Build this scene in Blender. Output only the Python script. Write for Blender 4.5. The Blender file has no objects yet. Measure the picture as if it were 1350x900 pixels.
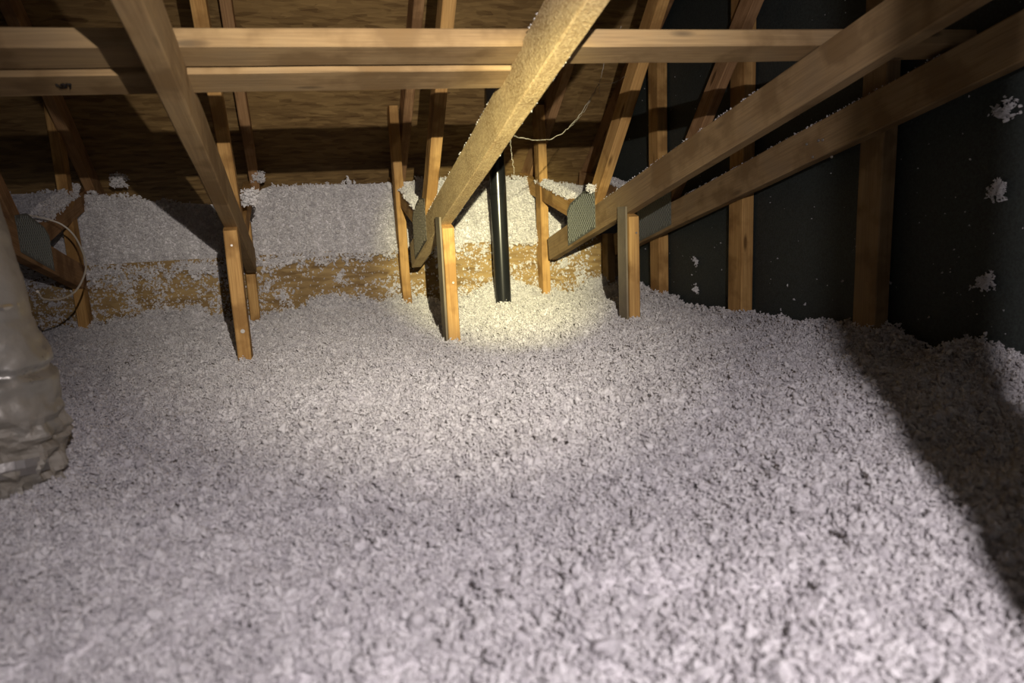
import bpy, bmesh, math, random
import numpy as np
from mathutils import Vector, Matrix, noise

random.seed(7); rng = np.random.default_rng(7)
S = bpy.context.scene
C = bpy.data.collections.new('attic'); S.collection.children.link(C)
V = Vector
R = math.radians

# ---------------------------------------------------------------- camera
F_PX = 946.95
cd = bpy.data.cameras.new('camera'); cam = bpy.data.objects.new('camera', cd); C.objects.link(cam)
right = V((.9563789, -.28861326, -.04518604)); up = V((.0951498, .16151103, .98227323)); fwd = V((.27619903, .94372484, -.18192724))
M = Matrix((right, up, -fwd)).transposed().to_4x4(); M.translation = V((-.4359, 0, .3641))
cam.matrix_world = M
cd.sensor_width = 36; cd.lens = 36 * F_PX / 1350; cd.clip_start = .02
cd.dof.use_dof = True; cd.dof.focus_distance = 2.3; cd.dof.aperture_fstop = 4.2
S.camera = cam

# ---------------------------------------------------------------- world, torch, exposure
w = bpy.data.worlds.new('world'); S.world = w; w.use_nodes = True
w.node_tree.nodes['Background'].inputs[0].default_value = (1, .92, .90, 1)
w.node_tree.nodes['Background'].inputs[1].default_value = .09
S.view_settings.view_transform = 'Standard'; S.view_settings.look = 'None'
S.view_settings.exposure = 0; S.view_settings.gamma = 1; S.view_settings.use_curve_mapping = False

TORCH = V((-.32, -.28, .635))                   # head torch, just behind and above the camera
def torch_beam(name, target, power, size, blend, col, rad=.005):
    d = bpy.data.lights.new(name, 'SPOT'); o = bpy.data.objects.new(name, d); C.objects.link(o)
    o.location = TORCH; o.rotation_euler = (V(target) - TORCH).to_track_quat('-Z', 'Y').to_euler()
    d.energy = power; d.spot_size = R(size); d.spot_blend = blend; d.color = col; d.shadow_soft_size = rad
torch_beam('torch_spill', (.52, 1.25, -.05), 60, 150, 1.0, (1, .905, .94))
torch_beam('torch_beam', (.02, 2.95, .30), 175, 50, 1.0, (1, .90, .76))
torch_beam('torch_hotspot', (.36, 2.85, .19), 700, 19.5, 1.0, (1, .91, .47))

# ---------------------------------------------------------------- materials
def mat(name):
    m = bpy.data.materials.new(name); m.use_nodes = True
    nt = m.node_tree; b = nt.nodes['Principled BSDF']
    return m, nt, b
def N(nt, t, **k):
    n = nt.nodes.new(t)
    for a, v in k.items():
        if a.startswith('i_'): n.inputs[a[2:].replace('_', ' ')].default_value = v
        else: setattr(n, a, v)
    return n
def ramp(nt, fac, stops):
    r = nt.nodes.new('ShaderNodeValToRGB'); e = r.color_ramp.elements
    e[0].position, e[0].color = stops[0][0], (*stops[0][1], 1)
    e[1].position, e[1].color = stops[-1][0], (*stops[-1][1], 1)
    for p, c in stops[1:-1]:
        x = e.new(p); x.color = (*c, 1)
    nt.links.new(fac, r.inputs[0]); return r.outputs[0]
def mixc(nt, f, a, b, mode='MIX'):
    m = nt.nodes.new('ShaderNodeMix'); m.data_type = 'RGBA'; m.blend_type = mode
    for sock, v in ((m.inputs[0], f), (m.inputs[6], a), (m.inputs[7], b)):
        if hasattr(v, 'is_output'): nt.links.new(v, sock)
        else: sock.default_value = v if not isinstance(v, tuple) else (*v, 1)[:4]
    return m.outputs[2]
def bump(nt, b, h, strength, dist=.002):
    n = N(nt, 'ShaderNodeBump'); n.inputs['Strength'].default_value = strength; n.inputs['Distance'].default_value = dist
    nt.links.new(h, n.inputs['Height']); nt.links.new(n.outputs[0], b.inputs['Normal'])

def wood(name, light, dark, grey=.0, dust=.0):
    m, nt, b = mat(name); L = nt.links
    tc = N(nt, 'ShaderNodeTexCoord'); oi = N(nt, 'ShaderNodeObjectInfo')
    off = N(nt, 'ShaderNodeVectorMath', operation='SCALE'); off.inputs[0].default_value = (7.3, 3.1, 5.7)
    L.new(oi.outputs['Random'], off.inputs['Scale'])
    add = N(nt, 'ShaderNodeVectorMath', operation='ADD'); L.new(tc.outputs['Object'], add.inputs[0]); L.new(off.outputs[0], add.inputs[1])
    mp = N(nt, 'ShaderNodeMapping'); mp.inputs['Scale'].default_value = (1.2, 14, 14); L.new(add.outputs[0], mp.inputs[0])
    n1 = N(nt, 'ShaderNodeTexNoise', i_Scale=3.0, i_Detail=5.0, i_Roughness=.6, i_Distortion=.6); L.new(mp.outputs[0], n1.inputs['Vector'])
    mp2 = N(nt, 'ShaderNodeMapping'); mp2.inputs['Scale'].default_value = (2.5, 90, 90); L.new(add.outputs[0], mp2.inputs[0])
    n2 = N(nt, 'ShaderNodeTexNoise', i_Scale=3.0, i_Detail=3.0); L.new(mp2.outputs[0], n2.inputs['Vector'])
    c = ramp(nt, n1.outputs[0], [(.3, dark), (.62, light)])
    c = mixc(nt, .35, c, ramp(nt, n2.outputs[0], [(.35, tuple(x * .55 for x in dark)), (.6, light)]), 'MIX')
    # knots
    mp3 = N(nt, 'ShaderNodeMapping'); mp3.inputs['Scale'].default_value = (2.2, 9, 9); L.new(add.outputs[0], mp3.inputs[0])
    vo = N(nt, 'ShaderNodeTexVoronoi', i_Scale=1.6); L.new(mp3.outputs[0], vo.inputs['Vector'])
    k = ramp(nt, vo.outputs['Distance'], [(.07, (1, 1, 1)), (.13, (0, 0, 0))])
    c = mixc(nt, k, c, tuple(x * .4 for x in dark))
    n3 = N(nt, 'ShaderNodeTexNoise', i_Scale=9.0, i_Detail=4.0); L.new(add.outputs[0], n3.inputs['Vector'])
    c = mixc(nt, ramp(nt, n3.outputs[0], [(.40, (.75,) * 3), (.52, (0,) * 3)]), c, tuple(x * .62 for x in dark))
    if grey: c = mixc(nt, ramp(nt, n3.outputs[0], [(.3, (grey * .4,) * 3), (.7, (min(1, grey * 1.5),) * 3)]), c, (.21, .175, .12))
    if dust:
        n4 = N(nt, 'ShaderNodeTexNoise', i_Scale=260.0, i_Detail=3.0, i_Roughness=.7); L.new(add.outputs[0], n4.inputs['Vector'])
        c = mixc(nt, ramp(nt, n4.outputs[0], [(.42, (0, 0, 0)), (.62, (dust,) * 3)]), c, (.66, .52, .30))
        bump(nt, b, n4.outputs[0], .9, .004)
    else: bump(nt, b, n2.outputs[0], .35, .0015)
    L.new(c, b.inputs['Base Color']); b.inputs['Roughness'].default_value = .8; b.inputs['Specular IOR Level'].default_value = .15
    return m
PINE = wood('pine', (.52, .315, .115), (.35, .185, .06))
AGED = wood('aged_pine', (.385, .25, .108), (.265, .155, .06), grey=.28)
DUSTY = wood('dusty_pine', (.50, .34, .15), (.36, .22, .085), grey=.25, dust=.75)
BROWN = wood('brown_pine', (.42, .25, .12), (.28, .15, .065))
GREYW = wood('grey_pine', (.36, .31, .22), (.24, .20, .14), grey=.7)

def osb(name, a, bcol, c3, sc=1.0):
    m, nt, b = mat(name); L = nt.links
    tc = N(nt, 'ShaderNodeTexCoord')
    h = None; col = None
    for i, (rz, sx, sy) in enumerate(((.15, 10, 60), (-.3, 14, 70), (.9, 18, 80))):
        mp = N(nt, 'ShaderNodeMapping'); mp.inputs['Rotation'].default_value = (0, 0, rz); mp.inputs['Scale'].default_value = (sx * sc, sy * sc, sy * sc)
        L.new(tc.outputs['Object'], mp.inputs[0])
        nz = N(nt, 'ShaderNodeTexNoise', i_Scale=.6, i_Detail=1.0); L.new(mp.outputs[0], nz.inputs['Vector'])
        mx = mixc(nt, .22, mp.outputs[0], nz.outputs['Color'], 'ADD')
        vo = N(nt, 'ShaderNodeTexVoronoi', i_Scale=1.0); L.new(mx, vo.inputs['Vector'])
        cc = ramp(nt, vo.outputs['Color'], [(.1, c3), (.45, a), (.9, bcol)])
        col = cc if col is None else mixc(nt, .45, col, cc)
        h = vo.outputs['Distance'] if h is None else h
    L.new(col, b.inputs['Base Color']); b.inputs['Roughness'].default_value = .75; b.inputs['Specular IOR Level'].default_value = .2
    bump(nt, b, h, .5, .003)
    return m
OSB = osb('osb', (.25, .165, .068), (.37, .26, .115), (.115, .068, .025))
OSB_ROOF = osb('osb_roof', (.21, .13, .05), (.33, .215, .085), (.085, .045, .016))

def plain(name, col, rough=.8, metal=0, spec=.3, nscale=0, nstr=.3, ndist=.002, var=.0):
    m, nt, b = mat(name); L = nt.links
    b.inputs['Base Color'].default_value = (*col, 1); b.inputs['Roughness'].default_value = rough
    b.inputs['Metallic'].default_value = metal; b.inputs['Specular IOR Level'].default_value = spec
    if nscale:
        tc = N(nt, 'ShaderNodeTexCoord'); n = N(nt, 'ShaderNodeTexNoise', i_Scale=nscale, i_Detail=5.0); L.new(tc.outputs['Object'], n.inputs['Vector'])
        bump(nt, b, n.outputs[0], nstr, ndist)
        if var: L.new(ramp(nt, n.outputs[0], [(.3, tuple(x * (1 - var) for x in col)), (.7, tuple(min(1, x * (1 + var)) for x in col))]), b.inputs['Base Color'])
    return m
WOOL, nt, b = mat('white_wool')
tc = N(nt, 'ShaderNodeTexCoord'); oi = N(nt, 'ShaderNodeObjectInfo')
c = ramp(nt, oi.outputs['Random'], [(0, (.72, .70, .715)), (.5, (.86, .845, .85)), (1, (.95, .94, .94))])
nt.links.new(c, b.inputs['Base Color']); b.inputs['Roughness'].default_value = 1; b.inputs['Specular IOR Level'].default_value = .05
tl = N(nt, 'ShaderNodeBsdfTranslucent'); nt.links.new(c, tl.inputs[0]); ms = N(nt, 'ShaderNodeMixShader'); ms.inputs[0].default_value = .42
nt.links.new(b.outputs[0], ms.inputs[1]); nt.links.new(tl.outputs[0], ms.inputs[2]); nt.links.new(ms.outputs[0], nt.nodes['Material Output'].inputs[0])
WOOLBED = plain('white_wool_bed', (.74, .72, .73), 1, 0, .05, 150, 1, .006, .15)
MEMB = plain('black_membrane', (.030, .037, .034), .62, 0, .35, 220, .5, .001, .35)
STEEL, nt, b = mat('galvanised_steel')
b.inputs['Base Color'].default_value = (.15, .16, .142, 1); b.inputs['Metallic'].default_value = .4; b.inputs['Roughness'].default_value = .55
SLOT = plain('tooth_slot_steel', (.22, .23, .20), .5, .5)  # raised plate slots, steel a little paler than the plate itself
DUSTPL = plain('dust_coated_steel', (.105, .092, .068), .8, .1, .2, 240, .8, .003, .4)
PIPE = plain('black_plastic', (.012, .013, .014), .22, 0, .5)
WHITEW = plain('white_cable', (.62, .58, .50), .5)
WEB = plain('cobweb_silk', (.27, .25, .21), .8)
INK = plain('marker_ink', (.012, .01, .01), .7)
NAILM = plain('nail_steel', (.35, .33, .30), .45, .7)
# dusty foil
FOIL, nt, b = mat('dusty_foil'); L = nt.links
tc = N(nt, 'ShaderNodeTexCoord')
n1 = N(nt, 'ShaderNodeTexNoise', i_Scale=9.0, i_Detail=6.0, i_Roughness=.6); L.new(tc.outputs['Object'], n1.inputs['Vector'])
n2 = N(nt, 'ShaderNodeTexNoise', i_Scale=90.0, i_Detail=4.0); L.new(tc.outputs['Object'], n2.inputs['Vector'])
L.new(mixc(nt, ramp(nt, n1.outputs[0], [(.38, (0, 0, 0)), (.6, (1, 1, 1))]), (.36, .35, .315), (.275, .25, .205)), b.inputs['Base Color'])
L.new(ramp(nt, n1.outputs[0], [(.35, (.22,) * 3), (.6, (.6,) * 3)]), b.inputs['Roughness'])
L.new(ramp(nt, n1.outputs[0], [(.35, (.7,) * 3), (.6, (.08,) * 3)]), b.inputs['Metallic'])
bump(nt, b, n2.outputs[0], .4, .003)
TAPE = plain('silver_tape', (.55, .53, .50), .28, .85, .5, 30, .4, .003)

# ---------------------------------------------------------------- helpers
def link(name, me, m=None, parent=None, loc=None):
    o = bpy.data.objects.new(name, me); C.objects.link(o)
    if m is not None and me is not None and not me.materials: me.materials.append(m)
    if parent: o.parent = parent
    if loc is not None: o.location = loc
    return o
def tag(o, label, cat, group=None, kind=None):
    o['label'] = label; o['category'] = cat
    if group: o['group'] = group
    if kind: o['kind'] = kind
    return o
def struct(o): o['kind'] = 'structure'; return o
def empty(name, loc):
    o = bpy.data.objects.new(name, None); C.objects.link(o); o.location = loc; o.empty_display_size = .05; return o

def timber_mesh(length, depth, thick, cutA=0, cutB=0, rough=.0006, seed=0, bev=.0025):
    """plank along local x (0..length), thick along y, depth along z; ends may be cut on a slant"""
    bm = bmesh.new(); n = max(2, int(length / .12)); d, t = depth / 2, thick / 2
    prof = [(-t + bev, -d), (t - bev, -d), (t, -d + bev), (t, d - bev), (t - bev, d), (-t + bev, d), (-t, d - bev), (-t, -d + bev)]
    rings = []
    for i in range(n + 1):
        u = i / n; ring = []
        wob = V((0, noise.noise((u * length * 2, seed, 1)) * rough * 3, noise.noise((u * length * 2, seed, 5)) * rough * 3))
        for (y, z) in prof:
            x = u * length + (1 - u) ** 6 * cutA * z + u ** 6 * cutB * z
            ring.append(bm.verts.new(V((x, y, z)) + wob + V((0, random.uniform(-rough, rough), random.uniform(-rough, rough)))))
        rings.append(ring)
    for a, b_ in zip(rings, rings[1:]):
        for k in range(8): bm.faces.new((a[k], a[(k + 1) % 8], b_[(k + 1) % 8], b_[k]))
    bm.faces.new(rings[0][::-1]); bm.faces.new(rings[-1])
    bmesh.ops.recalc_face_normals(bm, faces=bm.faces)
    me = bpy.data.meshes.new('timber'); bm.to_mesh(me); bm.free(); return me
_seed = [0]
def timber(name, A, B, depth, thick, m, parent=None, side=V((1, 0, 0)), cutA=0, cutB=0, rough=.0006):
    """member with its axis from A to B; 'thick' runs along side, 'depth' across"""
    _seed[0] += 1
    A, B = V(A), V(B); x = (B - A).normalized(); y = (side - x * side.dot(x)).normalized(); z = x.cross(y)
    o = link(name, timber_mesh((B - A).length, depth, thick, cutA, cutB, rough, _seed[0] * 3.7), m)
    mw = Matrix((x, y, z)).transposed().to_4x4(); mw.translation = A - (parent.location if parent else V())
    if parent: o.parent = parent
    o.matrix_local = mw
    return o
def tube_mesh(pts, rad, seg=8, closed_caps=True):
    bm = bmesh.new(); rings = []; pts = [V(p) for p in pts]
    for i, p in enumerate(pts):
        t = (pts[min(i + 1, len(pts) - 1)] - pts[max(i - 1, 0)]).normalized()
        a = t.orthogonal().normalized() if i == 0 else (a - t * a.dot(t)).normalized()
        b_ = t.cross(a); r = rad(i / (len(pts) - 1)) if callable(rad) else rad
        rings.append([bm.verts.new(p + (a * math.cos(k * 2 * math.pi / seg) + b_ * math.sin(k * 2 * math.pi / seg)) * r) for k in range(seg)])
    for q, w_ in zip(rings, rings[1:]):
        for k in range(seg): bm.faces.new((q[k], q[(k + 1) % seg], w_[(k + 1) % seg], w_[k]))
    if closed_caps: bm.faces.new(rings[0][::-1]); bm.faces.new(rings[-1])
    bmesh.ops.recalc_face_normals(bm, faces=bm.faces)
    for f in bm.faces: f.smooth = len(f.verts) == 4
    me = bpy.data.meshes.new('tube'); bm.to_mesh(me); bm.free(); return me
def smooth_path(pts, n=8):
    pts = [V(p) for p in pts]; out = []
    P = [pts[0] * 2 - pts[1]] + pts + [pts[-1] * 2 - pts[-2]]
    for i in range(1, len(P) - 2):
        for k in range(n):
            t = k / n; a, b_, c_, d = P[i - 1], P[i], P[i + 1], P[i + 2]
            out.append(.5 * ((2 * b_) + (c_ - a) * t + (2 * a - 5 * b_ + 4 * c_ - d) * t * t + (-a + 3 * b_ - 3 * c_ + d) * t ** 3))
    out.append(pts[-1]); return out
def box_mesh(x0, x1, y0, y1, z0, z1):
    bm = bmesh.new(); bmesh.ops.create_cube(bm, size=1)
    for v in bm.verts: v.co = V(((x0 + x1) / 2 + v.co.x * (x1 - x0), (y0 + y1) / 2 + v.co.y * (y1 - y0), (z0 + z1) / 2 + v.co.z * (z1 - z0)))
    me = bpy.data.meshes.new('box'); bm.to_mesh(me); bm.free(); return me

# ---------------------------------------------------------------- setting
X_L, X_G = -2.3, .975
struct(link('floor', box_mesh(X_L, X_G + .05, -1.2, 3.05, -.25, -.20), OSB))
ROOF_A = R(38); TR = math.tan(ROOF_A)
def rafter_z(Y): return .5 + TR * (3.18 - Y)            # underside of the rafters
RD = .09                                                # rafter depth
# roof deck: a tilted board lying on the rafters
deck_len = 5.0
o = link('ceiling', box_mesh(X_L - .05, X_G + .1, -deck_len, .9, 0, .018), OSB_ROOF)
o.location = (0, 3.18, .5 + (RD + .002) / math.cos(ROOF_A)); o.rotation_euler = (-ROOF_A, 0, 0); struct(o)
struct(link('wall_right', box_mesh(X_G, X_G + .04, -1.2, 4.2, -.25, 3.6), MEMB))
struct(link('wall_left', box_mesh(X_L - .04, X_L, -1.2, 4.2, -.25, 3.6), MEMB))
struct(link('wall_back', box_mesh(X_L, X_G, 3.0, 3.018, -.25, .228), OSB))

# ---------------------------------------------------------------- trusses
TH = .036
def plate(name, parent, poly, X, sgn, m):
    """gang-nail plate: thin steel polygon on the side of a truss, rows of punched slots"""
    bm = bmesh.new(); t = .0016 * sgn
    lo = [bm.verts.new((X, y, z)) for y, z in poly]; hi = [bm.verts.new((X + t, y, z)) for y, z in poly]
    bm.faces.new(lo); bm.faces.new(hi[::-1])
    for k in range(len(poly)): bm.faces.new((lo[k], hi[k], hi[(k + 1) % len(poly)], lo[(k + 1) % len(poly)]))
    bmesh.ops.recalc_face_normals(bm, faces=bm.faces)
    me = bpy.data.meshes.new('nail_plate'); bm.to_mesh(me); bm.free()
    p = link(name, me, m, parent, -parent.location); p['label'] = 'grey steel nail plate'
    # raised tooth roots, joined: too small to pick apart
    bm = bmesh.new(); ys = [q[0] for q in poly]; zs = [q[1] for q in poly]
    def inside(y, z):
        c_ = False
        for (y0, z0), (y1, z1) in zip(poly, poly[1:] + poly[:1]):
            if (z0 > z) != (z1 > z) and y < (y1 - y0) * (z - z0) / (z1 - z0) + y0: c_ = not c_
        return c_
    j = 0; y = min(ys) + .007
    while y < max(ys) - .004:
        z = min(zs) + .008 + (j % 2) * .009
        while z < max(zs) - .006:
            if all(inside(y + a, z + b_) for a in (-.004, .004) for b_ in (-.007, .007)):
                r = bmesh.ops.create_cube(bm, size=1)
                for v in r['verts']: v.co = V((X + t * 1.5 + v.co.x * .0016, y + v.co.y * .0032, z + v.co.z * .010))
            z += .018
        y += .009; j += 1
    me = bpy.data.meshes.new('tooth_slots'); bm.to_mesh(me); bm.free()
    s_ = link('tooth_slots', me, SLOT if m == STEEL else m, p); s_['kind'] = 'stuff'
    return p
def nail(parent, P, nrm, r=.004):
    n = V(nrm); me = tube_mesh([V(P) - n * .001, V(P) + n * .0018], r, 10)
    link('nail', me, NAILM, parent, -parent.location if parent.parent is None else None)

def truss(X, zb, slope, yend, label, mats, bp_dx=0., bp_top=.78, side_board=0, post=True, plate_sides=(-1,), plate_mat=None, cend=3.24, ctop=.385, cshift=0.0):
    m_ch, m_web, m_post = mats
    t = tag(empty('roof_truss', (X, 2.1, 0)), label, 'truss', 'roof trusses')
    ts = math.tan(R(slope)); cs = math.cos(R(slope)); D = .09
    def bot(Y): return zb + (2.1 - Y) * ts
    def mid(Y): return bot(Y) + D / 2 / cs
    Y0 = -.9
    timber('bottom_chord', (X, Y0, mid(Y0)), (X, yend, mid(yend)), D, TH, m_ch, t, cutB=.1)
    # web leaning back over the battens
    k = V((0, -.66, .75)).normalized(); n0 = V((X, 2.405, .375))
    timber('web', n0, n0 + k * 2.35, .062, TH * .98, m_web, t)
    # strut rising away to the eaves
    sl = .22
    c0 = V((X, 2.50 + cshift, ctop - .036 + sl * -.10)); c1 = V((X, cend, ctop - .036 + sl * (cend - 2.6)))
    timber('strut', c0, c1, .068, TH * .96, m_web, t)
    # rafter
    y0, y1 = -.2, 3.75
    nn = V((0, math.sin(ROOF_A), math.cos(ROOF_A))) * (RD / 2)
    timber('rafter', V((X + .03, y0, rafter_z(y0))) + nn, V((X + .03, y1, rafter_z(y1))) + nn, RD, TH, BROWN, t)
    # posts: front one under the chord, rear one against the dam board
    if post:
        p = timber('post', (X, 2.135, -.2), (X, 2.135, bot(2.135)), .07, TH, m_post, t, cutB=ts)
        if side_board:
            sx = X + side_board * (TH / 2 + .004)
            timber('side_board', (sx, 2.138, -.2), (sx, 2.138, bot(2.13) + .022), .066, .006, GREYW, t)
    timber('rear_post', (X + bp_dx, 2.962, -.2), (X + bp_dx, 2.962, bp_top), .062, TH, PINE if post else AGED, t, rough=.001)
    for s in plate_sides:
        poly = [(2.365, bot(2.365) + .012), (2.365, .408), (2.46, .415), (2.60, .372), (2.635, .345), (2.635, bot(2.635) + .008)]
        plate('nail_plate', t, poly, X + s * (TH / 2 + .0004), s, plate_mat or STEEL)
    return t
t0 = truss(-1.2, .360, 14.2, 3.10, 'timber roof truss behind the foil duct with white cable looped over its plate', (BROWN, BROWN, AGED), plate_sides=(1,), bp_top=.80, post=True)
t1 = truss(-.6, .357, 13.8, 2.86, 'timber roof truss with aged brown chord and a nail hole low in its post', (AGED, PINE, PINE), bp_dx=-.01, bp_top=.36)
t2 = truss(0, .335, 15.4, 2.74, 'roof truss with chord coated in sandy dust, beside the black pipe', (DUSTY, PINE, PINE), bp_dx=-.016, side_board=-1, plate_mat=DUSTPL)
t3 = truss(.6, .339, 14.3, 2.87, 'clean tan roof truss one bay from the black membrane, wool flecks on chord', (AGED, PINE, PINE), bp_dx=-.008, side_board=-1, plate_sides=(-1,))
t4 = truss(.898, .333, 13.9, 2.86, 'tan roof truss standing right against the gable studs', (AGED, BROWN, PINE), post=False, bp_top=.235, plate_sides=(-1,))

nail(t1, (-.597, 2.0975, .064), (0, -1, 0), .006)
nail(t1, (-.600, 2.0975, .30), (0, -1, 0), .003)
nail(t2, (.004, 2.0975, .155), (0, -1, 0), .0035)
nail(t3, (.606, 2.0975, .27), (0, -1, 0), .003)
for y, z in ((1.62, .46), (1.585, .50), (1.55, .455), (1.60, .50), (1.645, .495)): nail(t4, (.8785, y, z), (-1, 0, 0), .0035)

# gable studs against the membrane
for (Y, lab) in ((1.4725, 'broad timber stud on the black gable, its foot in the shaded wool'),
                 (2.037, 'timber stud on the black gable between the two other studs'),
                 (2.588, 'narrow-looking timber stud on the black gable beside the deepest corner')):
    tag(timber('gable_stud', (.948, Y, -.2), (.948, Y, rafter_z(Y) - .01), .076, .042, PINE if Y > 2 else AGED), lab, 'stud', 'gable studs')

# two battens laid side by side over the chords
TILT = R(14.2)
def batten(name, yf, zf, width, thick, x0, x1, m):
    """front bottom edge at (yf, zf), lying on the slope of the chords"""
    n = V((0, math.sin(TILT), math.cos(TILT))); s = V((0, math.cos(TILT), -math.sin(TILT)))
    c = V((0, yf, zf)) + s * width / 2 + n * thick / 2
    return timber(name, (x0, c.y - .045 * (x0 + .3), c.z + .0113 * (x0 + .3)), (x1, c.y - .045 * (x1 + .3), c.z + .0113 * (x1 + .3)), thick, width, m, side=s, rough=.0008)
b1 = tag(batten('timber_batten', 1.287, .641, .072, .0325, X_L + .02, X_G - .01, AGED), 'long timber batten lying across all trusses to the gable', 'batten')
b2 = tag(batten('timber_batten', 1.363, .615, .080, .034, X_L + .02, .03, AGED), 'shorter timber batten with dark scribble, ending at the dusty truss', 'batten')
# scribbled mark on the underside of the second batten (illegible strokes)
bm = bmesh.new()
me_all = []
def stroke(pts):
    n = V((0, math.sin(TILT), math.cos(TILT))); s = V((0, math.cos(TILT), -math.sin(TILT)))
    P = [V((-.790 + u * .5, 1.363 + .0216, .615 - .0056)) + s * (.035 - v) - n * .0022 for u, v in pts]
    return tube_mesh(P, .0016, 5)
strokes = [[(.0, .006), (.004, .0), (.006, -.008)], [(.012, -.008), (.016, .006), (.024, .008), (.026, -.004), (.018, -.006)], [(.030, .008), (.044, .007), (.034, -.009)]]
bmj = bmesh.new()
for st in strokes: bmj.from_mesh(stroke(st))
me = bpy.data.meshes.new('pen_mark'); bmj.to_mesh(me); bmj.free()
o = link('pen_mark', me, INK); o.parent = b2; o.matrix_parent_inverse = b2.matrix_basis.inverted()

# slim prop standing beside the torch, outside the picture: it throws the broad band of shade on the right
tag(timber('timber_prop', (-.166, -.083, -.2), (-.166, -.083, 1.55), .030, .038, AGED, side=V((.788, -.616, 0))), 'slim upright timber prop standing in the wool beside the torch', 'prop')

# ---------------------------------------------------------------- black pipe
pp = [(.372, 2.86, -.2), (.372, 2.862, .3), (.374, 2.868, .86)]
pipe = tag(empty('vent_pipe', (.372, 2.86, 0)), 'glossy black plastic pipe rising from the wool to the roof boards', 'pipe')
link('pipe_body', tube_mesh(smooth_path(pp, 4), .0335, 32), PIPE, pipe, -pipe.location)
link('coupling', tube_mesh([(.374, 2.868, .60), (.374, 2.868, .605), (.374, 2.868, .69), (.374, 2.868, .695)], lambda u: .034 if u in (0, 1) else .039, 32), PIPE, pipe, -pipe.location)

# ---------------------------------------------------------------- foil covered duct
def duct():
    t = tag(empty('foil_duct', (-1.012, 1.25, 0)), 'upright duct wrapped in dusty crumpled silver foil at the edge of the wool', 'duct')
    bm = bmesh.new(); n_u, n_v = 150, 110; rows = []
    for j in range(n_v + 1):
        z = -.08 + j / n_v * .64; ring = []
        for i in range(n_u):
            a = i / n_u * 2 * math.pi; ca, sa = math.cos(a), math.sin(a)
            e = 2.6; r = (abs(ca) ** e + abs(sa) ** e) ** (-1 / e)
            hw = float(np.interp(z, [-.1, 0, .04, .09, .14, .19, .24, .40, .5, .56], [.18, .19, .198, .203, .20, .190, .178, .162, .155, .13])); hb = .10 * hw / .2
            p = V((ca * r * hw, sa * r * hb, 0)); nrm = V((ca, sa, 0))
            low = math.exp(-max(0, z) / .10)
            d = .0025 * noise.fractal((p.x * 9, p.y * 9, z * 14), 1, 2, 4) - .006 * abs(noise.noise((p.x * 13 + z * 9, p.y * 13, z * 11 + 5))) * min(1, .1 + 2.5 * low)
            d += .0025 * abs(noise.noise((p.x * 4 + 3, p.y * 4, z * 42)))
            d += low * (.030 * abs(noise.noise((p.x * 14 - z * 12, p.y * 14 + 2, z * 26))) - .034 * abs(noise.noise((p.x * 24 + z * 18, p.y * 24, z * 20 + 7))) - .010 * noise.noise((p.x * 60, p.y * 60, z * 50)))
            d -= .010 * math.exp(-((z - .155 + .03 * noise.noise((p.x * 5, p.y * 5, 1))) / .006) ** 2)
            d -= .008 * math.exp(-((z - .065 + .05 * noise.noise((p.x * 6, p.y * 6, 4))) / .005) ** 2)
            ring.append(bm.verts.new(p + nrm * d + V((0, 0, z))))
        rows.append(ring)
    for q, w_ in zip(rows, rows[1:]):
        for k in range(n_u): bm.faces.new((q[k], q[(k + 1) % n_u], w_[(k + 1) % n_u], w_[k])).smooth = w_[k].co.z > .10
    bmesh.ops.triangulate(bm, faces=[f for f in bm.faces if not f.smooth])
    bm.faces.new(rows[-1])
    me = bpy.data.meshes.new('sleeve'); bm.to_mesh(me); bm.free()
    link('foil_sleeve', me, FOIL, t)
    # tape seams
    for (z, sl, hw) in ((.245, .16, .004), (.015, .25, .012)):
        bm = bmesh.new(); prev = None
        for i in range(40):
            x = -.21 + .43 * i / 39; zz = z - sl * x * .35 + .006 * noise.noise((x * 14, z, 0)) + .02
            hw_ = float(np.interp(zz, [0, .04, .09, .14, .19, .24, .40], [.19, .198, .203, .20, .190, .178, .162])); y = -.10 * hw_ / .2 * max(0, 1 - abs(x / hw_) ** 2.6) ** (1 / 2.6) - .006 - .004 * abs(noise.noise((x * 20, 3, z)))
            if abs(x) > hw_: continue
            cur = [bm.verts.new((x, y, zz + hw)), bm.verts.new((x, y - .002, zz)), bm.verts.new((x, y, zz - hw))]
            if prev:
                bm.faces.new((prev[0], cur[0], cur[1], prev[1])); bm.faces.new((prev[1], cur[1], cur[2], prev[2]))
            prev = cur
        me = bpy.data.meshes.new('tape_seam'); bm.to_mesh(me); bm.free()
        link('tape_seam', me, TAPE, t)
duct()

# ---------------------------------------------------------------- cable loop on the left truss
wp = [(-1.10, 2.18, .205), (-1.11, 2.25, .178), (-1.12, 2.432, .160), (-1.12, 2.597, .169), (-1.125, 2.748, .214), (-1.13, 2.795, .263), (-1.14, 2.76, .336), (-1.15, 2.669, .379), (-1.165, 2.558, .399), (-1.19, 2.50, .41)]
wp = [(-.436 + (x + .436) * k, y * k, .364 + (z - .364) * k) for (x, y, z), k in zip(wp, [.86] * 5 + [.88, .93, .97, 1, 1])]
tag(link('cable_loop', tube_mesh(smooth_path(wp, 8), .0028, 8), WHITEW), 'thin white cable looped over the nail plate', 'cable')

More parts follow.
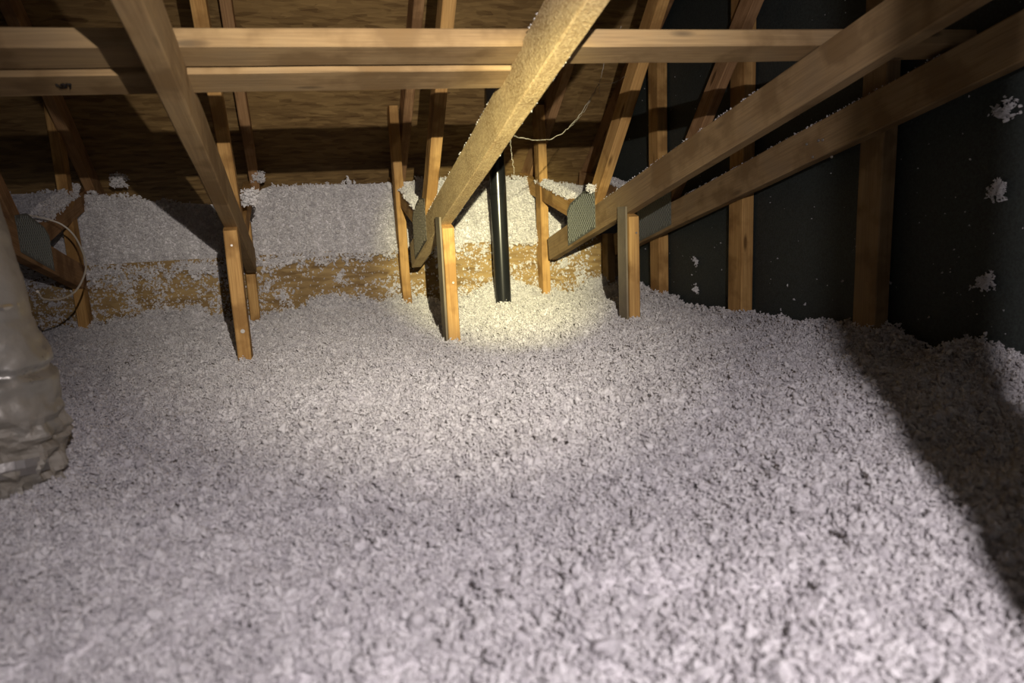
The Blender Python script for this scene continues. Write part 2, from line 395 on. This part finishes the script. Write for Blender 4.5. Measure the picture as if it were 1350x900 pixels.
# ---------------------------------------------------------------- cobwebs
def cob(paths, label):
    bm_ = bmesh.new()
    for pts, r in paths:
        P = [p + V((random.uniform(-1, 1), random.uniform(-1, 1), random.uniform(-1, 1))) * .0015 for p in smooth_path(pts, 10)]
        bm_.from_mesh(tube_mesh(P, lambda u: r * (.6 + .8 * random.random()), 5))
    me = bpy.data.meshes.new('cobweb'); bm_.to_mesh(me); bm_.free()
    tag(link('cobweb', me, WEB), label, 'cobweb')
j0 = V((.38, 1.85, .678))
cob([([(.02, 1.50, .515), (.09, 1.56, .512), (.17, 1.63, .523), (.26, 1.72, .575), j0], .0007),
     ([(.22, 1.68, .545), (.28, 1.74, .585), (.36, 1.83, .655)], .0004),
     ([j0, (.47, 1.95, .700), (.57, 2.08, .742)], .0004),
     ([j0, (.385, 1.80, .75), (.40, 1.75, .80)], .0005), ([j0, (.384, 1.86, .655)], .0006), ([j0, (.35, 1.82, .68)], .0003)],
    'thin dusty cobweb strand sagging between the dusty chord and the next web')
cob([([(.02, 1.50, .508), (.022, 1.50, .47), (.026, 1.502, .435)], .0004)], 'short dusty cobweb thread hanging low under the dusty chord')

# ---------------------------------------------------------------- loose wool: tuft meshes
TUFTS = bpy.data.collections.new('wool_tufts')          # sources for the geometry-node wool, not in the scene
def tuft_mesh(seed, sub=3, spiky=1.0):
    bm = bmesh.new(); bmesh.ops.create_icosphere(bm, subdivisions=sub, radius=1)
    o1 = V((seed * 13.1, seed * 7.7, seed * 3.3)); st = V((random.uniform(.8, 1.35), random.uniform(.75, 1.1), random.uniform(.6, .85)))
    lobes = [(V((random.gauss(0, 1), random.gauss(0, 1), random.gauss(0, 1))).normalized(), random.uniform(.35, .8)) for _ in range(7)]
    for v in bm.verts:
        d = v.co.normalized(); r = .62
        for ld, la in lobes: r += la * max(0, d.dot(ld) - .72) / .28 * .75
        r += .20 * spiky * noise.fractal(d * 2.6 + o1, 1, 2, 4) + .10 * spiky * abs(noise.noise(d * 7 + o1))
        v.co = V((d.x * st.x, d.y * st.y, d.z * st.z)) * max(.25, r)
    for f in bm.faces: f.smooth = True
    me = bpy.data.meshes.new('tuft'); bm.to_mesh(me); bm.free(); me.materials.append(WOOL); return me
def curl_mesh(seed, count=9):
    """a little ball of short curled fibres"""
    rs = random.Random(seed); bm_ = bmesh.new()
    for _ in range(count):
        p = V((rs.gauss(0, .42), rs.gauss(0, .42), rs.gauss(0, .34))); d = V((rs.gauss(0, 1), rs.gauss(0, 1), rs.gauss(0, .7))).normalized()
        ax = V((rs.gauss(0, 1), rs.gauss(0, 1), rs.gauss(0, 1))).normalized(); P = []; bend = rs.uniform(.35, .75); L_ = rs.uniform(.16, .26)
        for _k in range(7): P.append(p.copy()); p += d * L_; d = (Matrix.Rotation(bend, 3, ax) @ d).normalized(); ax = (ax + V((rs.gauss(0, .3), rs.gauss(0, .3), rs.gauss(0, .3)))).normalized()
        r0 = rs.uniform(.15, .27); me_ = tube_mesh(P, lambda u: r0 * (.45 + 1.1 * math.sin(math.pi * (.12 + .76 * u)) * .55), 6); bm_.from_mesh(me_); bpy.data.meshes.remove(me_)
    for v in bm_.verts: v.co += V((noise.noise(v.co * 5 + V((seed, 0, 0))), noise.noise(v.co * 5 + V((0, seed, 0))), noise.noise(v.co * 5 + V((0, 0, seed))))) * .07
    for f in bm_.faces: f.smooth = True
    me = bpy.data.meshes.new('tuft'); bm_.to_mesh(me); bm_.free(); me.materials.append(WOOL); return me
TM = [tuft_mesh(i + 1, 3, 1.5) for i in range(3)] + [curl_mesh(i + 31) for i in range(7)]
for me in TM: TUFTS.objects.link(bpy.data.objects.new('tuft', me))

ng = bpy.data.node_groups.new('scatter_tufts', 'GeometryNodeTree')
ng.interface.new_socket('Geometry', in_out='INPUT', socket_type='NodeSocketGeometry')
ng.interface.new_socket('Geometry', in_out='OUTPUT', socket_type='NodeSocketGeometry')
gi, go = ng.nodes.new('NodeGroupInput'), ng.nodes.new('NodeGroupOutput')
ip = ng.nodes.new('GeometryNodeInstanceOnPoints'); ci = ng.nodes.new('GeometryNodeCollectionInfo')
ci.inputs['Collection'].default_value = TUFTS; ci.inputs['Separate Children'].default_value = True; ci.inputs['Reset Children'].default_value = True
na = ng.nodes.new('GeometryNodeInputNamedAttribute'); na.data_type = 'FLOAT'; na.inputs['Name'].default_value = 'size'
rr = ng.nodes.new('FunctionNodeRandomValue'); rr.data_type = 'FLOAT_VECTOR'; rr.inputs['Max'].default_value = (6.283, 6.283, 6.283)
ng.links.new(gi.outputs[0], ip.inputs['Points']); ng.links.new(ci.outputs[0], ip.inputs['Instance']); ip.inputs['Pick Instance'].default_value = True
ng.links.new(rr.outputs[0], ip.inputs['Rotation']); ng.links.new(na.outputs[0], ip.inputs['Scale']); ng.links.new(ip.outputs[0], go.inputs[0])
def wool(name, pts, sizes, parent=None):
    me = bpy.data.meshes.new(name); me.from_pydata([tuple(p) for p in pts], [], [])
    a = me.attributes.new('size', 'FLOAT', 'POINT'); a.data.foreach_set('value', np.asarray(sizes, dtype=np.float32))
    o = link(name, me, WOOL, parent); md = o.modifiers.new('tufts', 'NODES'); md.node_group = ng
    o['kind'] = 'stuff'; return o
def vn(x, y, s, seed):
    """smooth value noise in numpy"""
    g = np.random.default_rng(seed).random((256, 256)); u, v = x / s + 500, y / s + 500
    i, j = np.floor(u).astype(int), np.floor(v).astype(int); fu, fv = u - i, v - j; fu = fu * fu * (3 - 2 * fu); fv = fv * fv * (3 - 2 * fv)
    G = lambda a, b_: g[a % 256, b_ % 256]
    return (G(i, j) * (1 - fu) + G(i + 1, j) * fu) * (1 - fv) + (G(i, j + 1) * (1 - fu) + G(i + 1, j + 1) * fu) * fv - .5
def floor_h(x, y):
    h = .034 * vn(x, y, .33, 1) + .027 * vn(x, y, .11, 2) + .016 * vn(x, y, .045, 3) + .010 * vn(x, y, .021, 4) - .022
    bank = np.clip((x - .80) / .17, 0, 1) ** 1.5
    gb = np.interp(y, [.9, 1.05, 1.19, 1.265, 1.34, 1.446, 1.54, 1.63, 1.79, 2.0, 2.2, 2.4, 2.6, 3.0], [.06, .055, .055, .0, .03, .06, .02, -.005, .005, .0, -.02, -.02, .015, .03])
    h = h + bank * gb
    h = h + .05 * np.clip((y - 2.86) / .14, 0, 1) * (.6 + 1.6 * vn(x, y, .12, 5))
    return h
# bed (height field) as a part of the wool
def grid_mesh(xs, ys, hf, name):
    X_, Y_ = np.meshgrid(xs, ys); Z_ = hf(X_, Y_); nx = len(xs)
    vs = np.stack([X_.ravel(), Y_.ravel(), Z_.ravel()], 1)
    idx = np.arange((len(ys) - 1) * nx).reshape(-1, nx)[:, :-1].ravel()
    fs = np.stack([idx, idx + 1, idx + nx + 1, idx + nx], 1)
    me = bpy.data.meshes.new(name); me.from_pydata(vs.tolist(), [], fs.tolist())
    me.polygons.foreach_set('use_smooth', [True] * len(me.polygons)); return me
sp = .0088
gx, gy = np.meshgrid(np.arange(-1.75, .97, sp), np.arange(.22, 2.99, sp)); gx, gy = gx.ravel(), gy.ravel()
# keep what a viewer around the camera's place could see
keep = (gx > -.75 - .62 * gy) & (gx < .9 + 1.2 * gy)
gx, gy = gx[keep], gy[keep]; n = len(gx)
gx = gx + rng.uniform(-.6, .6, n) * sp; gy = gy + rng.uniform(-.6, .6, n) * sp
gx = np.minimum(gx, .966)
sz = rng.lognormal(math.log(.0054), .30, n).clip(.003, .0095)
big = rng.random(n) < .02; sz[big] *= 1.3
zz = floor_h(gx, gy) + rng.uniform(-.004, .005, n)
ind = (gx < -.85) & (gx > -1.2) & (gy > 1.17) & (gy < 1.36)
gx, gy, zz, sz = gx[~ind], gy[~ind], zz[~ind], sz[~ind]
fn = 60000
fx, fy = rng.uniform(-1.7, .96, fn), rng.uniform(.25, 2.97, fn); k_ = (fx > -.75 - .62 * fy) & (fx < .9 + 1.2 * fy) & ~((fx < -.85) & (fy > 1.17) & (fy < 1.36))
fx, fy = fx[k_], fy[k_]
gx, gy, zz, sz = np.concatenate([gx, fx]), np.concatenate([gy, fy]), np.concatenate([zz, floor_h(fx, fy) + rng.uniform(.003, .007, len(fx))]), np.concatenate([sz, rng.lognormal(math.log(.0019), .35, len(fx))])
# fluffy lumps of several tufts each, more of them along the edges
lx = np.concatenate([rng.uniform(-1.6, .95, 2600), .962 - np.abs(rng.normal(0, .05, 700)), rng.uniform(-1.5, .9, 500)])
ly = np.concatenate([rng.uniform(.25, 2.95, 2600), rng.uniform(.95, 2.8, 700), 2.985 - np.abs(rng.normal(0, .03, 500))])
lx, ly = np.repeat(lx, 9), np.repeat(ly, 9); m_ = len(lx)
edge = np.arange(m_) >= 2600 * 9; ox, oy = rng.normal(0, .0095, m_), rng.normal(0, .0095, m_)
lz = floor_h(lx, ly) + .004 + np.maximum(0, np.where(edge, .026, .014) - (ox ** 2 + oy ** 2) * 60) * rng.random(m_)
lx, ly = np.minimum(lx + ox, .966), np.minimum(ly + oy, 2.99); k_ = (lx > -.75 - .62 * ly) & ~((lx < -.84) & (ly > 1.12) & (ly < 1.42))
gx, gy, zz, sz = np.concatenate([gx, lx[k_]]), np.concatenate([gy, ly[k_]]), np.concatenate([zz, lz[k_]]), np.concatenate([sz, rng.lognormal(math.log(.0042), .3, k_.sum())])
wf = tag(wool('loose_wool_floor', np.stack([gx, gy, zz], 1), sz), 'loose white blown wool covering the whole attic floor', 'insulation', kind='stuff')
link('wool_bed', grid_mesh(np.arange(X_L + .03, X_G, .011), np.arange(-1.0, 3.0, .011), lambda x, y: floor_h(x, y) - .0025, 'wool_bed'), WOOLBED, wf)

# steep bank of wool above the dam board, up to the eaves
def face_bot(x): return np.interp(x, [-1.3, -1.14, -.96, -.72, -.53, -.41, -.29, -.05, .14, .27, .54, .68, .74, .83, .9], [.18, .17, .18, .165, .172, .188, .20, .198, .19, .196, .196, .175, .19, .26, .28])
def face_top(x): return np.interp(x, [-1.6, -1.28, -1.13, -.95, -.70, -.58, -.54, -.38, -.07, .12, .39, .56, .71, .9], [.5, .50, .485, .455, .43, .46, .49, .497, .493, .50, .49, .49, .47, .45])
pts, szs = [], []
sp2 = .0085
for x in np.arange(-1.75, .90, sp2):
    L_ = 46
    for t_ in np.linspace(0, 1, 46):
        xx = x + rng.uniform(-.5, .5) * sp2
        b0 = float(face_bot(xx)) + .05 * float(vn(np.array(xx), np.array(0.), .03, 9)) + .03 * float(vn(np.array(xx), np.array(7.), .012, 12)); b1_ = float(face_top(xx)) + .035 * float(vn(np.array(xx), np.array(3.), .05, 10))
        z = b0 + (b1_ - b0) * t_ + rng.uniform(-.005, .005)
        y = 2.984 + .16 * t_ ** 1.3 + .03 * float(vn(np.array(xx), np.array(z), .10, 11)) + rng.uniform(-.006, .006)
        pts.append((xx, y, z)); szs.append(rng.lognormal(math.log(.0052), .3))
ff = tag(wool('loose_wool_bank', pts, szs), 'steep bank of white wool above the dam board under the eaves', 'insulation', kind='stuff')
xs = np.arange(X_L, .93, .02); ts = np.linspace(.06, 1, 24)
vs = [(x, 2.996 + .16 * max(0, t_) ** 1.3 + .03 * float(vn(np.array(x), np.array(float(face_bot(x)) + (float(face_top(x)) - float(face_bot(x))) * t_), .10, 11)), float(face_bot(x)) + (float(face_top(x)) - float(face_bot(x))) * t_ + (.012 if t_ < 0 else 0)) for t_ in ts for x in xs] + [(x, 3.22, float(face_top(x)) - .03) for x in xs]
nx = len(xs); fs = [(r * nx + i, r * nx + i + 1, (r + 1) * nx + i + 1, (r + 1) * nx + i) for r in range(len(ts)) for i in range(nx - 1)]
me = bpy.data.meshes.new('wool_bed'); me.from_pydata(vs, [], fs)
link('wool_bed', me, WOOLBED, ff)

# flecks sticking to the dam board, denser low down and just under the bank
pts, szs = [], []
for _ in range(12000):
    x = rng.uniform(-1.6, .9); zt = float(face_bot(x)); z = rng.uniform(-.01, zt)
    dens = .16 + .9 * math.exp(-z / .035) + .35 * math.exp(-(zt - z) / .02) + (.5 if x < -.7 else 0) + (.35 if .2 < x < .85 else 0) * (1 if vn(np.array(x), np.array(z), .06, 21) > 0 else .2)
    if rng.random() < dens * (.35 + 1.6 * max(0, float(vn(np.array(x), np.array(z), .05, 22)) + .25)):
        pts.append((x, 2.998, z)); szs.append(rng.lognormal(math.log(.0031), .4))
for cx, cz, k in ((-.27, .125, 26), (-.50, .06, 60), (-.56, .10, 40), (-.07, .06, 26), (.42, .04, 50), (.70, .12, 50), (.74, .17, 50), (.78, .06, 60), (.17, .05, 30), (-.06, .10, 6)):
    for _ in range(k): pts.append((cx + rng.normal(0, .016), 2.996, cz + rng.normal(0, .016))); szs.append(rng.uniform(.003, .007))
tag(wool('wool_flecks', pts, szs), 'white wool flecks stuck to the dam board', 'wool flecks', kind='stuff')

# flecks on the gable membrane and the studs
pts, szs = [], []
for _ in range(230):
    y = rng.uniform(1.0, 2.9); z = rng.uniform(.02, .85) ** 1.0
    pts.append((.972, y, z)); szs.append(rng.lognormal(math.log(.0011), .5))
for y, z in ((2.02, .13), (1.83, .10), (1.80, .06), (1.75, .05), (1.86, .02), (2.38, .09), (1.60, .13), (1.44, .14)): pts.append((.972, y, z)); szs.append(.0035)
tag(wool('wool_specks', pts, szs), 'tiny white specks on the black gable membrane', 'wool flecks', kind='stuff')

# wool dusting along the tops of chords and struts
def top_dust(X, pts_yz, dens, size, wx=.017):
    P, Z = [], []
    for (y0, z0), (y1, z1) in zip(pts_yz, pts_yz[1:]):
        k = int(math.hypot(y1 - y0, z1 - z0) * dens)
        for _ in range(k):
            u = rng.random(); P.append((X + rng.uniform(-wx, wx), y0 + (y1 - y0) * u, z0 + (z1 - z0) * u + rng.uniform(-.002, .003))); Z.append(rng.lognormal(math.log(size), .4))
    return P, Z
def ctop(zb, sl, y): return zb + (2.1 - y) * math.tan(R(sl)) + .09 / math.cos(R(sl))
P, Z = top_dust(.6, [(1.45, ctop(.339, 14.3, 1.45)), (2.3, ctop(.339, 14.3, 2.3))], 900, .0014)
tag(wool('wool_dusting', P, Z), 'fine wool flecks along the top edge of the clean tan chord', 'wool flecks', kind='stuff')
P, Z = top_dust(.898, [(1.25, ctop(.333, 13.9, 1.25)), (2.3, ctop(.333, 13.9, 2.3))], 700, .0014)
tag(wool('wool_dusting', P, Z), 'fine wool flecks along the chord beside the gable', 'wool flecks', kind='stuff')
P, Z = top_dust(0, [(1.1, ctop(.335, 15.4, 1.1)), (2.4, ctop(.335, 15.4, 2.4))], 900, .0011)
P2, Z2 = top_dust(.017, [(1.1, ctop(.335, 15.4, 1.1) - .088), (2.1, ctop(.335, 15.4, 2.1) - .088)], 500, .0010, .002)
tag(wool('wool_dusting', P + P2, Z + Z2), 'fine wool flecks along the edges of the dust-coated chord', 'wool flecks', kind='stuff')
def strut_top(y): return .385 + .22 * (y - 2.6)
for X, lab, k, szz, ys in ((.6, 'wool lying on the strut of the clean tan truss', 5200, .0048, (2.62, 3.0)), (.898, 'wool lying on the strut beside the gable', 5200, .0048, (2.55, 3.0)),
                       (-1.2, 'wool heaped on the strut behind the foil duct', 5000, .0052, (2.62, 3.05)), (0, 'wool lying on the strut behind the dust-coated chord', 1300, .0042, (2.55, 2.95))):
    P, Z = [], []
    heap = {-1.2: .045, 0: .010}.get(X, .022)
    for _ in range(int(k * .3)):
        y = rng.uniform(*ys); dx = np.clip(rng.normal(0, .013), -.02, .02); hh = heap * math.exp(-(dx / .022) ** 2)
        P.append((X + dx, y, strut_top(y) + rng.uniform(0, 1) * hh )); Z.append(rng.lognormal(math.log(szz), .25))
    tag(wool('wool_heap', P, Z), lab, 'insulation', kind='stuff')

# ---------------------------------------------------------------- single clumps of wool: things of their own
def clump(label, P, r, nrm=None, k=14, flat=.4, seed=0, group=None):
    k *= 3
    rs = random.Random(seed); bm_ = bmesh.new(); nv = V(nrm).normalized() if nrm else V((0, 0, 1))
    a = nv.orthogonal().normalized(); b_ = nv.cross(a)
    arms = [rs.uniform(0, 6.28) for _ in range(6)]
    for i in range(k):
        if flat > .7: ang, rad = rs.uniform(0, 6.28), r * .75 * rs.random() ** .5
        else: ang, rad = (rs.choice(arms) + rs.gauss(0, .16), r * rs.random() ** .8) if i > k * .4 else (rs.uniform(0, 6.28), r * .45 * rs.random() ** .5)
        p = a * math.cos(ang) * rad + b_ * math.sin(ang) * rad + nv * (rs.uniform(0, flat) * r)
        s_ = r * rs.uniform(.10, .19) * (1.2 - .6 * rad / r)
        mm = Matrix.Translation(p) @ Matrix.Rotation(rs.uniform(0, 6.28), 4, 'X') @ Matrix.Rotation(rs.uniform(0, 6.28), 4, 'Z') @ Matrix.Diagonal((s_ * 1.3, s_ * .8, s_ * .8, 1))
        t_ = bmesh.new(); t_.from_mesh(TM[i % 10]); bmesh.ops.transform(t_, matrix=mm, verts=t_.verts); tmp = bpy.data.meshes.new('tmp'); t_.to_mesh(tmp); t_.free(); bm_.from_mesh(tmp); bpy.data.meshes.remove(tmp)
    for f in bm_.faces: f.smooth = True
    me = bpy.data.meshes.new('wool_clump'); bm_.to_mesh(me); bm_.free()
    o = link('wool_clump', me, WOOL); o.location = P
    return tag(o, label, 'wool clump', group)
G = 'wool clumps stuck to the gable membrane'
nx_ = (-1, 0, 0)
clump('highest white wool clump on the black membrane, bent like a hook', (.972, 1.160, .510), .034, nx_, 22, .35, 3, G)
clump('forked white wool clump on the black membrane, middle of three in a column', (.972, 1.165, .362), .031, nx_, 20, .35, 5, G)
clump('star-shaped white wool clump on the black membrane, lowest of three in a column', (.972, 1.183, .162), .032, nx_, 22, .35, 8, G)
clump('small round wool clump between two gable studs, upper of a pair', (.972, 2.345, .143), .022, nx_, 16, .4, 11, G)
clump('small wool clump between two gable studs, lower of a pair', (.972, 2.345, .038), .024, nx_, 18, .4, 12, G)
clump('small wool clump stuck to the dam board', (-.272, 2.997, .125), .026, (0, -1, 0), 18, .4, 15)
clump('wool clump caught beside the web of the truss with the nail hole', (-.565, 2.52, .415), .045, None, 40, 1.0, 21)
clump('square wool clump resting on top of the wool bank near a rafter', (-.553, 3.14, .515), .035, None, 40, 1.2, 23)
clump('wool clump perched behind the heap above the foil duct', (-1.06, 3.14, .515), .04, None, 40, 1.2, 25)
clump('wool tuft caught at the foot of the clean tan web', (.575, 2.37, .408), .03, None, 26, .8, 27)
